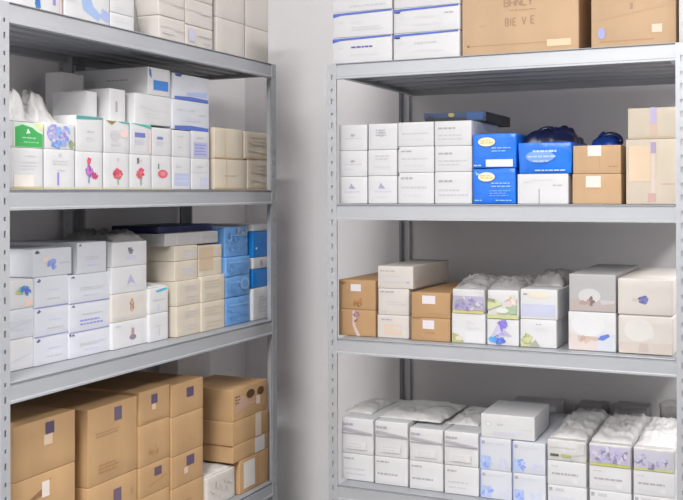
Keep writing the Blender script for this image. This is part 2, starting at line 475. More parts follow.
# ---- right rack, top shelf
gT = 'white cartons with blue bands on the right rack'
def band(h): return [('band', .0, .83, 1.0, .97, BL)]
def blueband(l1, logo=LG):
    return [('P', [(.0, .80), (.0, .96), (.14, .97), (.99, .995), (.99, .93), (.13, .875)], BL), ('E', .12, .63, .06, .06, LG),
            txt(.32, .7, .52, .68, 1, l1), txt(.3, .9, .22, .38, 1, LG)]
base_top = SHELF['R'][0]
stack('R', 0, .02, 332.7, 392.3, [38.5, 13.5, -12], [
  dict(lab='white carton with blue band and blue wording, lowest, top left corner of right rack', p=blueband((96, 84, 190))),
  dict(lab='white carton with blue band, second up, on top left corner of right rack', p=blueband(G)[:2]+[txt(.3, .6, .5, .64, 1, LG), txt(.32, .92, .22, .42, 2, G)]),
  dict(lab='white carton with grey print, third up, on top left corner of right rack', p=[txt(.3, .6, .4, .6, 1, LG), txt(.3, .9, .12, .3, 1, G)])], depth=.42, group=gT)
stack('R', 0, .02, 393.6, 459.5, [34, 9, -17], [
  dict(lab='white carton with grey wording, lowest, between blue-banded stack and big brown carton', p=blueband(G)+[('R', .03, .80, .1, .85, (40, 44, 60))]),
  dict(lab='white carton with blue band, second up, left of big brown stencilled carton', p=blueband(LG)+[('R', .03, .80, .1, .85, (40, 44, 60)), txt(.78, .93, .64, .76, 1, DK)]),
  dict(lab='white carton third up, left of big brown stencilled carton, cut by photo edge', p=[txt(.1, .6, .3, .5, 1, LG)])], depth=.42, group=gT)
SB = (172, 138, 106)
carton('R', .03, 461.5, 579.5, 30, base_top, base_top+.30, 'big brown carton with faded stencilled capitals on top shelf of right rack', 'pale',
       p=[('G', 'BIE', .385, .285, .075, .024, SB), ('G', 'V', .53, .29, .075, .032, SB), ('G', 'E', .605, .295, .075, .028, SB),
          ('G', 'BHNCY', .375, .485, .07, .038, SB), txt(.15, .22, .285, .325, 1, (192, 160, 128)), ('R', .06, .095, .75, .101, (186, 148, 114)),
          ('E', .055, .098, .012, .012, (140, 104, 74)), ('R', .74, .05, .94, .12, (226, 202, 168)), txt(.42, .66, .43, .45, 1, SB)], depth=.5, kind='brown_carton', shrink=.006)
carton('R', .03, 590.5, 677.5, 30, base_top, base_top+.30, 'big brown carton with small blue round sticker at right end of top shelf', 'pale',
       p=[('B', .5, .50, .12, .03, 18, [SB, (170, 132, 98)]), ('R', .47, .36, .50, .42, SB), ('P', [(.02, .27), (.3, .31), (.98, .39), (.98, .385), (.3, .303), (.02, .265)], (204, 172, 138)),
          ('R', .10, .055, .75, .064, (188, 146, 104)), ('R', .85, .46, .98, .475, (176, 134, 94))],
       parts=[('sticker', .08, .085, .17, .20, (164, 168, 214)), ('paper_label', .72, .12, .84, .20, (228, 208, 186))], depth=.5, kind='brown_carton', shrink=.006)
carton('R', .02, 678.6, 712, 20, base_top, base_top+.24, 'white carton overhanging the right post on top shelf of right rack', 'white',
       p=[txt(.1, .9, .15, .3, 1, G), ('R', .0, .52, 1, .53, (190, 180, 182)), txt(.05, .8, .62, .9, 3, LG)], depth=.4)
# ---- right rack, second shelf
gB = 'small white cartons on the second shelf of the right rack'
T1 = [('P', [(.4, .56), (.46, .66), (.6, .60), (.5, .53)], DK), txt(.22, .9, .42, .52, 1, G), txt(.15, .6, .22, .34, 1, LG)]
T2 = [('E', .45, .62, .12, .14, G), txt(.25, .75, .5, .8, 3, DK)]
T3 = [('P', [(.36, .55), (.44, .76), (.5, .66), (.6, .55)], (168, 164, 198)), txt(.2, .85, .38, .5, 1, LV), txt(.3, .7, .2, .3, 1, LG)]
rows = [176.8, 151, 125.3]
stack('R', 1, .05, 338.8, 367.2, rows, [
  dict(lab='white carton with violet emblem, lowest, next to left post on right rack second shelf', p=T3),
  dict(lab='white carton with grey emblem, middle one beside left post, right rack second shelf', p=T1),
  dict(lab='white carton, topmost one beside left post, right rack second shelf', p=T1[:2])], group=gB)
stack('R', 1, .05, 368.2, 397.2, [176, 150, 124], [
  dict(lab='white carton with violet tick print, lowest in second stack, right rack second shelf', p=T3),
  dict(lab='white carton with grey wording, middle of second stack, right rack second shelf', p=TXC),
  dict(lab='white carton with dark round print, top of second stack, right rack second shelf', p=T2)], group=gB)
t3 = [txt(.08, .45, .74, .9, 1, DK), txt(.1, .9, .45, .6, 1, G), txt(.15, .8, .2, .34, 1, LG)]
stack('R', 1, .05, 398, 434, [172.8, 146.8, 122.6], [
  dict(lab='wide white carton, lowest in third stack from left, right rack second shelf', p=t3+[NOTCH_SHADE]),
  dict(lab='wide white carton, middle of third stack from left, right rack second shelf', p=t3+[NOTCH_SHADE]),
  dict(lab='wide white carton, top of third stack from left, right rack second shelf', p=t3[1:])], group=gB)
zc = stack('R', 1, .05, 434.6, 472, [172, 146.3, 121.4], [
  dict(lab='white carton directly left of lower blue pack, right rack second shelf', p=TXB),
  dict(lab='white carton directly left of upper blue pack, right rack second shelf', p=TXB),
  dict(lab='white carton sticking up above and left of the blue packs', p=TXB, side=[('R', .3, .1, .8, .6, (206, 192, 178))])], group=gB)
carton('R', .14, 424, 486, 121, zc, zc+.034, 'flat blue and grey packet lying on top of the small white cartons', 'charcoal',
       p=[('R', .0, .45, 1, .98, (46, 66, 100)), ('E', .1, .4, .06, .3, (40, 40, 52)), ('E', .45, .75, .05, .2, (160, 150, 70)), ('R', .7, .2, .96, .9, (40, 84, 140))], depth=.3, kind='flat_packet', cat='packet', soft=.003)
# blue packs
BP = [('E', .33, .76, .2, .13, (240, 232, 190)), txt(.18, .5, .70, .82, 2, (196, 176, 90)), txt(.45, .9, .45, .62, 2, (150, 190, 240))]
zb = at('R', 473, 168.5, .045)[1]
carton('R', .045, 472.6, 515.6, 185, SHELF['R'][1], zb, 'blue plastic-wrapped pack, lower one, with pale oval logo on right rack second shelf', 'blue',
       p=BP+[txt(.4, .95, .2, .4, 3, (120, 170, 236)), ('P', [(.06, .93), (.12, .86), (.2, .84), (.1, .8)], (170, 205, 250)), txt(.05, .25, .06, .14, 1, (150, 190, 240)), txt(.55, .95, .06, .14, 1, (150, 190, 240))], kind='wrapped_pack', cat='pack', soft=.006, depth=.32)
zb2 = at('R', 473, 134, .045)[1]
carton('R', .045, 472.6, 516.4, 150, zb, zb2, 'blue plastic-wrapped pack, upper one, with pale oval logo and white label', 'blue',
       p=BP+[txt(.03, .26, .03, .13, 1, (190, 215, 250))], parts=[('paper_label', .31, .04, .93, .25, (228, 232, 242))], kind='wrapped_pack', cat='pack', soft=.006, depth=.32)
zw = at('R', 518, 174, .045)[1]
carton('R', .045, 517.4, 568.5, 190, SHELF['R'][1], zw, 'white carton with slit front under the crumpled blue pack, right rack second shelf', 'white',
       p=[txt(.12, .3, .68, .76, 1, G), txt(.28, .75, .76, .86, 1, LG), txt(.7, .92, .58, .66, 1, DK), ('R', .425, .0, .44, .5, (150, 150, 156))], depth=.34)
zf = at('R', 519, 143, .045)[1]
carton('R', .045, 518.6, 571.2, 155, zw, zf, 'crumpled blue pack with white lettering stacked on a white carton', 'blue',
       p=[('E', .42, .55, .28, .2, (120, 165, 235)), txt(.28, .86, .64, .8, 1, (190, 214, 246)), txt(.18, .72, .48, .62, 1, (180, 206, 244)), txt(.28, .62, .34, .46, 1, (176, 204, 244)), txt(.32, .9, .05, .16, 1, (190, 214, 250))],
       kind='wrapped_pack', cat='pack', soft=.008, depth=.34)
bag('R', .12, 520, 573, 142, zf, .062, .22, 'navy', 'dark navy plastic bag with loop handles lying on the crumpled blue pack', 31,
    handles=[(.42, .25, .035, .035, colour('navy'), .05), (.74, .3, .03, .026, colour((44, 44, 60), 'wrap'), .06)])
# brown pair and tall beige pair
stack('R', 1, .05, 572, 621.3, [174, 145.8], [
  dict(lab='brown carton, lower of pair with white top label, right of blue packs', p=[('R', .3, .5, .62, .51, (186, 146, 106))], parts=[('paper_label', .28, .55, .59, .93, (232, 222, 214))]),
  dict(lab='brown carton, upper of pair with white top label, right of blue packs', p=[('R', .55, .2, .56, .6, (190, 146, 102)), txt(.75, .95, .2, .3, 1, (178, 134, 92))], parts=[('paper_label', .31, .62, .6, 1.0, (232, 224, 218))], l=573)],
  c='buff', depth=.34, kind='brown_carton', group='paired brown cartons right of the blue packs')
zg = at('R', 573, 145.8, .05)[1]
bag('R', .2, 590, 617, 142, zg, .055, .16, 'royal', 'dark blue plastic bag folded behind the upper brown carton', 47, handles=[(.65, .2, .035, .028, colour('navy'), .05)])
gH = 'tall beige cartons beside the right post'
stack('R', 1, .05, 625.6, 676, [139.5, 108.5], [
  dict(lab='tall beige taped carton at right end of right rack second shelf', p=[('R', .70, .3, .98, .315, (206, 178, 144)), ('R', .06, .35, .5, .9, (230, 206, 176))],
       parts=[('tape', .505, .02, .60, .98, (224, 206, 196)), ('paper_label', .50, .78, .605, .95, (176, 164, 196)), ('paper_label', .44, .03, .60, .17, (206, 172, 164))]),
  dict(lab='beige carton with lilac tape on top of the tall beige carton', l=627.5, p=[('R', .05, .05, .97, .07, (208, 182, 148))], parts=[('tape', .47, .48, .60, 1.0, (196, 184, 220), 1), ('paper_label', .47, .12, .62, .46, (216, 190, 168))])],
  c='beige', depth=.4, kind='beige_carton', group=gH)
# ---- right rack, third shelf
gC = 'small brown cartons on the third shelf of the right rack'
stack('R', 2, .06, 338.8, 376, [308.7, 279.3], [
  dict(lab='small brown carton with pale streak, lower one beside left post, third shelf', p=[('P', [(.38, .98), (.5, .95), (.46, .4), (.6, .0), (.5, .0), (.38, .4)], (206, 186, 178)), ('B', .48, .75, .08, .18, 10, [(150, 112, 110), (170, 140, 170)])]),
  dict(lab='small brown carton with white label, upper one beside left post, third shelf', p=[('B', .52, .25, .1, .16, 12, [(160, 112, 70), (176, 126, 84)]), ('P', [(.03, .93), (.22, .93), (.10, .8)], (160, 110, 66))], parts=[('paper_label', .33, .62, .61, .86, (224, 218, 222))])],
  c='tan', depth=.4, kind='brown_carton', group=gC)
zt = stack('R', 2, .06, 377.2, 409, [314.3, 288], [
  dict(lab='white carton with tan patch, lowest of three between brown carton pairs, third shelf', p=[('R', .22, .15, .78, .6, (216, 196, 178)), txt(.12, .55, .72, .88, 1, DK), ('R', .5, .42, .95, .5, (206, 204, 210))]),
  dict(lab='white printed carton, middle of three between brown carton pairs, third shelf', p=[txt(.08, .6, .8, .95, 1, DK), txt(.3, .95, .35, .55, 2, G), txt(.1, .95, .12, .24, 1, LG)], l=378)],
  c='warm', depth=.38, group='white cartons between the brown pairs')
carton('R', .06, 377.6, 413.3, 280, zt, at('R', 378, 265.6, .06)[1], 'long white carton, topmost of three between brown carton pairs, third shelf', 'warm',
       p=[txt(.06, .6, .72, .84, 1, DK), txt(.1, .95, .5, .6, 1, G), txt(.15, .9, .22, .36, 1, G), ('R', .82, .25, .9, .33, DK)], side=[txt(.1, .6, .4, .6, 1, LG), ('R', .02, .3, .98, .33, (206, 200, 194))], depth=.36,
       group='white cartons between the brown pairs')
stack('R', 2, .05, 411.2, 450.3, [317, 291.8], [
  dict(lab='small brown carton with white label, lower one left of white flower packs', p=[txt(.35, .65, .3, .4, 1, (166, 120, 78)), ('R', .03, .93, .25, .99, (170, 120, 76))], parts=[('paper_label', .30, .52, .6, .9, (222, 218, 222))]),
  dict(lab='small brown carton with white label, upper one left of white flower packs', p=[txt(.4, .9, .12, .22, 1, (180, 136, 92))], parts=[('paper_label', .28, .55, .62, .88, (226, 220, 224))])],
  c='tan', depth=.4, kind='brown_carton', group=gC)
gF = 'flower print packs on the third shelf'
zA = at('R', 452, 312.5, .05)[1]
carton('R', .05, 451.6, 485.4, 325, SHELF['R'][2], zA, 'white carton under purple-banded film pack, right of brown cartons, third shelf', 'white',
       p=[('P', [(.42, .72), (.5, .78), (.72, .66), (.5, .64), (.6, .5), (.48, .48)], LG), txt(.42, .85, .48, .58, 1, LG), ('P', [(.02, .03), (.02, .32), (.2, .28), (.36, .06), (.36, .03)], (178, 178, 120)), ('E', .22, .16, .11, .08, (214, 210, 190)), ('R', .40, .04, .96, .42, (219, 219, 222))], depth=.36, group=gF)
zA2 = at('R', 452, 288.5, .05)[1]
carton('R', .05, 452.2, 485, 300, zA, zA2, 'clear film pack with purple printed band, third shelf of right rack', 'film',
       p=[('R', .02, .0, .98, .12, (206, 200, 130)), ('R', .04, .14, .97, .72, (178, 172, 200)), ('B', .5, .42, .44, .24, 34, [(142, 134, 182), (160, 156, 198), (204, 204, 212), (160, 158, 164)])],
       depth=.34, soft=.005, kind='film_pack', cat='pack', film=(.036, 'clear', 1.6), group=gF)
zB = at('R', 488, 318.5, .05)[1]
carton('R', .05, 487, 519, 330, SHELF['R'][2], zB, 'white carton with blue and violet flower print, middle of third shelf', 'white',
       p=[('B', .50, .80, .12, .12, 26, [(136, 114, 210), (152, 132, 222), (126, 126, 216)]), ('P', [(.12, .34), (.34, .84), (.42, .7), (.3, .4)], (196, 192, 214)), ('P', [(.55, .6), (.80, .36), (.6, .36), (.45, .5)], (180, 180, 204)),
          ('B', .40, .50, .12, .2, 26, [(170, 162, 216), (196, 192, 226), (146, 130, 206), (204, 204, 220)]), ('B', .24, .2, .14, .10, 20, [(90, 146, 216), (100, 172, 226)]), ('B', .44, .16, .1, .08, 14, [(84, 104, 192), (100, 124, 212)])], depth=.36, group=gF)
zB2 = at('R', 488, 289.5, .05)[1]
carton('R', .05, 487.2, 519, 300, zB, zB2, 'film pack with green leaf print above the violet flower carton', 'white',
       p=[('R', .01, .02, .99, .16, (202, 208, 150)), ('P', [(.02, .62), (.3, .66), (.5, .5), (.02, .3)], (204, 210, 160)), ('P', [(.02, .72), (.26, .68), (.28, .56), (.02, .6)], (146, 156, 124)), ('P', [(.60, .40), (.95, .52), (.94, .2), (.74, .18)], (168, 188, 158)), ('B', .76, .66, .2, .2, 20, [(222, 200, 196), (230, 214, 206), (206, 214, 190)]), ('E', .5, .3, .2, .1, (222, 226, 216))],
       depth=.34, soft=.005, kind='film_pack', cat='pack', film=(.032, 'clear', 1.6), group=gF)
zC = at('R', 520, 318.6, .05)[1]
carton('R', .05, 520, 556.5, 330, SHELF['R'][2], zC, 'white carton with green flower corner beside grey picture cartons, third shelf', 'white',
       p=[txt(.44, .62, .78, .88, 1, DK), txt(.44, .8, .55, .72, 2, LG), ('B', .20, .26, .14, .16, 24, [(176, 184, 120), (160, 168, 110), (200, 200, 160)]), ('P', [(.24, .03), (.42, .28), (.56, .03)], (168, 166, 156)), ('R', .02, .02, .24, .1, (196, 196, 150))], depth=.4, group=gF)
zC2 = at('R', 521, 288.6, .05)[1]
carton('R', .05, 520.6, 558, 300, zC, zC2, 'white carton with lavender panel, on the green flower corner carton', 'white',
       p=[('R', .03, .1, .95, .5, (196, 200, 222)), txt(.1, .8, .24, .4, 2, LV), ('E', .5, .82, .32, .12, (226, 220, 204)), txt(.08, .25, .78, .88, 1, (150, 140, 90))], depth=.42, group=gF)
bag('R', .14, 530, 563, 288, zC2, .044, .26, 'filmgrey', 'crumpled grey film bag lying on the lavender-panel white carton', 71, rough=1.6)
PS = (214, 202, 197)
gP = 'picture cartons at the right end of the third shelf'
stack('R', 2, .05, 568.2, 616.2, [311, 273.5], [
  dict(lab='white picture carton with blue spot, lower of left pair, right end of third shelf', c='white',
       p=[('P', [(.02, .02), (.62, .02), (.60, .34), (.3, .36), (.02, .46)], PS), ('P', [(.62, .02), (.98, .02), (.98, .44), (.60, .34)], (204, 208, 216)), ('E', .42, .66, .36, .30, (222, 222, 224)),
          ('P', [(.2, .30), (.62, .26), (.66, .36), (.4, .38), (.2, .38)], (200, 180, 168)), ('P', [(.62, .30), (.74, .28), (.88, .40), (.84, .46), (.68, .40)], (100, 124, 206)), ('B', .4, .3, .16, .04, 10, [(190, 166, 154), (204, 184, 172)])]),
  dict(lab='grey-white picture carton with dark spot, upper of left pair, right end of third shelf', c='grey', l=569,
       p=[('R', .02, .03, .98, .32, (184, 172, 169)), ('E', .44, .42, .24, .20, (206, 204, 204)), ('P', [(.66, .32), (.98, .32), (.98, .24), (.7, .2)], (198, 194, 194)), ('B', .47, .28, .06, .06, 10, [(124, 112, 112), (150, 130, 124), (140, 122, 124)]), ('B', .36, .25, .1, .04, 8, [(176, 152, 142)])])], depth=.45, group=gP, kind='picture_carton')
stack('R', 2, .045, 617.4, 673.2, [314.5, 277.6], [
  dict(lab='beige-white picture carton with white pot shape, lower one by right post, third shelf', c='warm',
       p=[('R', .02, .02, .98, .30, (206, 195, 187)), ('E', .38, .62, .27, .30, (219, 216, 212)), ('E', .62, .5, .05, .1, (219, 216, 212)), ('P', [(.36, .06), (.56, .06), (.54, .28), (.40, .28)], (196, 182, 175))]),
  dict(lab='beige-white picture carton with blue spot, upper one by right post, third shelf', c='warm',
       p=[('B', .47, .42, .07, .07, 12, [(106, 106, 156), (118, 122, 184), (98, 98, 136)]), ('E', .32, .42, .06, .05, (206, 194, 176))])], depth=.45, group=gP, kind='picture_carton', r=.006)
# ---- right rack, bottom shelf in view
gW = 'white film-wrapped cartons on the fourth shelf of the right rack'
UP = [('R', .02, .56, .99, .59, (170, 168, 174)), txt(.05, .4, .76, .9, 1, DK), ('P', [(.03, .66), (.05, .74), (.98, .62), (.98, .58), (.4, .62)], (176, 174, 182)), ('R', .2, .14, .8, .36, (222, 220, 222)), txt(.25, .75, .16, .34, 2, LG)]
LO = [txt(.08, .45, .74, .9, 1, DK), txt(.1, .95, .36, .5, 1, G), txt(.12, .8, .18, .3, 1, G)]
LO2 = [txt(.06, .5, .74, .9, 1, DK), txt(.08, .95, .3, .46, 1, DK), ('R', .0, .08, .98, .1, LG)]
cols = [(341.3, 373.6, 452.3, 416.6, 'first', LO), (374.8, 408, 455.6, 420, 'second', LO2), (409.2, 443, 460, 427, 'third', LO2), (444.2, 478.6, 464.5, 430.5, 'fourth', LO)]
ztops = []
for i, (l, r_, a_, b_, nm, lo) in enumerate(cols):
    z_ = stack('R', 3, .06-.004*i, l, r_, [a_, b_], [
      dict(lab='white carton, lower one in %s stack from left, right rack fourth shelf' % nm, p=lo),
      dict(lab='white carton with grey seam, upper one in %s stack, right rack fourth shelf' % nm, p=UP, soft=.004)], depth=.34, group=gW, c='white')
    ztops.append(z_)
bag('R', .13, 345, 372, 416, ztops[0], .016, .24, 'film', 'thin crinkled white film over the stack beside left post, fourth shelf', 81)
bag('R', .10, 379, 441, 424, max(ztops[1:3]), .024, .28, 'film', 'crinkled white film sheet over second and third stacks, fourth shelf', 82, yaw=0)
bag('R', .14, 448, 478, 430, ztops[3], .026, .24, 'film', 'crinkled white film over the stack left of blue print cartons', 83)
BPR = [('R', .04, .04, .34, .44, (176, 192, 232)), ('B', .22, .24, .14, .16, 10, [(140, 164, 228), (166, 184, 232), (186, 200, 236)]), ('B', .75, .22, .18, .14, 12, [(206, 210, 228), (198, 204, 226)]), ('R', .06, .8, .16, .9, DK), txt(.2, .85, .8, .9, 1, LG), ('R', .0, .0, .02, 1, (150, 168, 222))]
gX = 'white and blue print cartons on the fourth shelf'
stack('R', 3, .05, 480, 511.6, [469, 436.6], [
  dict(lab='white and blue print carton, lower left of the block of four, fourth shelf', p=BPR),
  dict(lab='white and blue print carton, upper left of the block of four, fourth shelf', p=BPR)], c='cool', depth=.45, group=gX)
zx = stack('R', 3, .048, 512.6, 545.6, [472.3, 440.8], [
  dict(lab='white and blue print carton, lower right of the block of four, fourth shelf', p=BPR),
  dict(lab='white and blue print carton, upper right of the block of four, fourth shelf', p=BPR)], c='cool', depth=.45, group=gX)
zx = max(zx, at('R', 480, 436.6, .05)[1])
carton('R', .052, 480, 533.5, 425, zx, zx+.074, 'wide white carton lying on the block of blue print cartons, fourth shelf', 'white',
       p=[('E', .14, .58, .055, .1, G), ('E', .14, .58, .04, .07, (226, 226, 230)), ('R', .3, .54, .42, .62, G), txt(.22, .8, .12, .3, 2, LV), txt(.66, .95, .38, .48, 1, LG)], side=[txt(.05, .5, .4, .5, 1, LG)], depth=.22, yaw=2,
       group='white cartons lying on the fourth shelf stacks')
carton('R', .51, 508, 556, 412, SHELF['R'][3], at('R', 512, 403, .51)[1], 'grey-shaded white carton at the back behind the wide white carton', 'white', p=TXB, depth=.14)
PU = [(146, 140, 186), (168, 162, 206), (204, 202, 214), (138, 134, 152), (180, 176, 206)]
last = [(547.2, 586.6, 484, 459.6, 438.5, 'with green dashes, first right of blue print block', [('R', .08, .22, .3, .34, (90, 96, 60)), ('R', .36, .22, .62, .34, (176, 184, 110)), ('P', [(.6, .3), (.95, .4), (.95, .9), (.8, .5)], (206, 205, 206)), txt(.05, .8, .6, .8, 1, LG)]),
        (589.4, 631.8, 489, 464.6, 442.5, 'with purple band, second right of blue print block', [('R', .02, .02, .98, .14, (196, 200, 110)), ('R', .02, .15, .98, .9, (188, 184, 206)), ('B', .5, .5, .46, .34, 44, PU)]),
        (633, 674.8, 494, 469.3, 446.5, 'with purple band, beside the right post', [('R', .02, .02, .98, .12, (206, 208, 140)), ('R', .02, .13, .98, .9, (196, 195, 206)), ('B', .42, .4, .40, .28, 30, PU[1:]+[(190, 190, 222)])])]
zend = []
for i, (l, r_, a_, b_, c_, nm, pr_) in enumerate(last):
    s_ = .05-.004*i
    za, zb_, zc_ = at('R', l, a_, s_)[1], at('R', l, b_, s_)[1], at('R', l, c_, s_)[1]
    pos = ['first stack right of blue print block', 'second stack right of blue print block', 'stack beside the right post'][i]
    carton('R', s_, l, r_, a_, SHELF['R'][3], za, 'white carton, lowest in %s, fourth shelf' % pos, 'white', p=[('R', .04, .74, .12, .9, DK), ('R', .2, .74, .42, .88, G), txt(.08, .9, .3, .5, 2, LV)], depth=.45, group=gW)
    carton('R', s_, l, r_, b_, za, zb_, 'white labelled carton, second up in %s, fourth shelf' % pos, 'white', p=[txt(.1, .3, .72, .86, 1, G), txt(.12, .9, .38, .58, 1, DK), txt(.14, .7, .14, .28, 1, LG), ('R', .66, .12, .78, .32, (222, 222, 224))], depth=.45, group=gW)
    carton('R', s_, l, r_, c_, zb_, zc_, 'white film pack %s, fourth shelf' % nm, 'film', p=pr_, depth=.43, soft=.004, kind='film_pack', cat='pack', film=(.034, 'film', 1.3), group='film packs at the right end of the fourth shelf')
    zend.append(zc_)
for i, (l, r_, h_, nm) in enumerate([(575, 601, 405, 'left'), (612, 646, 407, 'middle'), (659, 690, 405, 'right')]):
    carton('R', .522, l, r_, 420, SHELF['R'][3]+.001, at('R', l, h_, .522)[1], 'grey crumpled film bag at the back of fourth shelf, %s of three' % nm, 'filmgrey', depth=.115, soft=.028, kind='plastic_bag', cat='bag', group='grey film bags at the back')

# ---- left rack, top shelf
gL = 'cartons on the top shelf of the left rack'
z0 = SHELF['L'][0]
carton('L', .03, 9.5, 61.5, 5, z0, z0+.2, 'white carton with teal print at near end of left rack top shelf', 'white', p=[('E', .52, .10, .05, .10, (40, 130, 170)), ('P', [(.46, .08), (.5, .2), (.56, .2), (.58, .04)], (60, 110, 190)), ('R', .82, .12, .88, .3, (150, 140, 206)), ('R', .96, .0, 1, 1, (226, 196, 196))], depth=.3, group=gL)
zq = at('L', 110.5, 9, .03)[1]
carton('L', .03, 64.5, 109.5, 10, z0, z0+.2, 'white carton with blue shoe-like print on left rack top shelf', 'white', p=[('P', [(.34, .34), (.4, .16), (.74, .05), (.8, .14), (.62, .24), (.52, .44)], (160, 184, 226)), ('P', [(.80, .1), (.98, .06), (.98, .2), (.82, .24)], (168, 182, 226)), txt(.05, .3, .2, .3, 1, LG)], depth=.3, group=gL)
stack('L', 0, .03, 110.3, 134.2, [11.5, -12], [
  dict(lab='white carton, lower one just right of blue shoe-like print, top shelf', p=[txt(.2, .8, .4, .6, 1, LG)]),
  dict(lab='white carton, upper one just right of blue shoe-like print, top shelf', p=[txt(.2, .8, .2, .3, 1, LG)])], depth=.3, group=gL)
bag('L', .09, 126, 141, 25, z0, .2, .2, 'filmgrey', 'grey translucent film bag in the gap between top shelf cartons', 101, rough=.8)
FW = [('R', .0, .55, .55, .57, (196, 190, 186)), ('R', .55, .50, 1, .53, (190, 184, 180))]
stack('L', 0, .03, 158.6, 185, [14.5, -12], [
  dict(lab='film-wrapped white carton, lower one right of the grey gap, top shelf', p=FW+[txt(.1, .8, .25, .4, 1, LG)]),
  dict(lab='film-wrapped white carton, upper one right of the grey gap, top shelf', p=FW)], c='warm', soft=.003, depth=.28, group=gL)
stack('L', 0, .03, 185.4, 212.8, [23.5, -3, -22], [
  dict(lab='film-wrapped white carton with lilac mark, lowest, middle of left rack top shelf', p=[('R', .1, .25, .3, .8, (206, 202, 226)), txt(.45, .98, .5, .62, 1, DK), txt(.6, .95, .2, .35, 1, G)]),
  dict(lab='film-wrapped white carton above the lilac mark, left rack top shelf', p=FW),
  dict(lab='film-wrapped white carton third up above the lilac mark, cut by photo edge', p=FW)], c='warm', soft=.003, depth=.28, group=gL)
stack('L', 0, .03, 216.5, 244.4, [16.5, -24], [
  dict(lab='plain tall white carton, lower of left pair, far end of top shelf', p=[]),
  dict(lab='plain tall white carton, upper of left pair, far end of top shelf', p=[])], c='warm', depth=.28, group=gL)
stack('L', 0, .03, 245.6, 268.5, [25.5, -11], [
  dict(lab='plain tall white carton, lower of last pair, far end of top shelf', p=[('E', .6, .4, .03, .02, LG)]),
  dict(lab='plain tall white carton, upper of last pair, far end of top shelf', p=[])], c='warm', depth=.28, group=gL)
# ---- left rack, second shelf
gM = 'small printed cartons at the front of the left rack second shelf'
TN = ('R', .0, .0, 1, .05, (206, 198, 170))
def flower(c1, c2, cu=.5, cv=.45): return [('B', cu, cv, .16, .12, 22, c1), ('R', cu-.02, .12, cu+.02, cv-.05, c2), ('R', cu-.04, .78, cu+.04, .86, G), TN]
RED = [(214, 84, 104), (226, 110, 126), (200, 70, 92)]
low = [(11.8, 43.2, 147, [txt(.4, .75, .78, .84, 1, LG), txt(.3, .8, .45, .7, 3, (214, 214, 218)), ('R', .5, .2, .56, .4, LG), ('R', .05, .05, .7, .35, (232, 226, 218)), ('R', 0, 0, 1, .06, (198, 184, 140))], 'white carton with faint grey print, lower front corner by near post, second shelf'),
       (44.6, 74.8, 148.5, [('E', .5, .85, .06, .05, G), txt(.25, .85, .6, .74, 2, LG), ('R', .40, .1, .46, .42, (150, 140, 220)), txt(.4, .65, .44, .5, 1, G), TN], 'white carton with lilac stripe, lower front row, second from near post'),
       (76, 102.6, 151, [('B', .46, .72, .06, .06, 7, RED), ('B', .5, .48, .12, .12, 18, [(150, 110, 206), (206, 120, 180), (130, 96, 190)]), ('B', .7, .36, .08, .05, 7, [(190, 70, 120)]), ('R', .45, .16, .49, .4, (130, 130, 200)), TN], 'white carton with red and purple flower, lower front row'),
       (103.8, 129.2, 152.3, flower(RED, (140, 160, 130), .55, .42), 'white carton with wide red flower, lower front row under pink face print'),
       (130, 151.2, 154, [('R', .32, .74, .42, .9, (120, 100, 110))]+flower(RED, (120, 140, 120), .5, .46), 'white carton with red flower on dark stalk, fifth in lower front row'),
       (152, 171.2, 155.3, [('E', .55, .46, .26, .13, (222, 104, 120)), ('E', .55, .47, .14, .07, (232, 140, 150)), ('R', .3, .6, .36, .76, (110, 140, 110)), TN], 'white carton with oval red flower, sixth in lower front row'),
       (172, 190.4, 156.6, [('R', .12, .12, .92, .5, (188, 196, 224)), txt(.2, .6, .64, .74, 1, G), txt(.1, .9, .2, .44, 2, LV)], 'white carton with pale blue panel, seventh in lower front row'),
       (191.2, 209.4, 158.2, [('R', .0, .55, 1, .57, LV), txt(.3, .7, .65, .8, 1, G), ('R', .5, .1, .95, .4, (204, 206, 226)), txt(.55, .9, .15, .35, 2, LV)], 'white carton with lavender corner, lower front row next to beige cartons')]
zl = []
for (l, r_, t_, pr_, lb_) in low:
    z_ = at('L', l, t_, .05)[1]; zl.append(z_)
    carton('L', .05, l, r_, t_, SHELF['L'][1], z_, lb_, 'white', p=pr_, depth=.3, group=gM)
GR = (66, 176, 92)
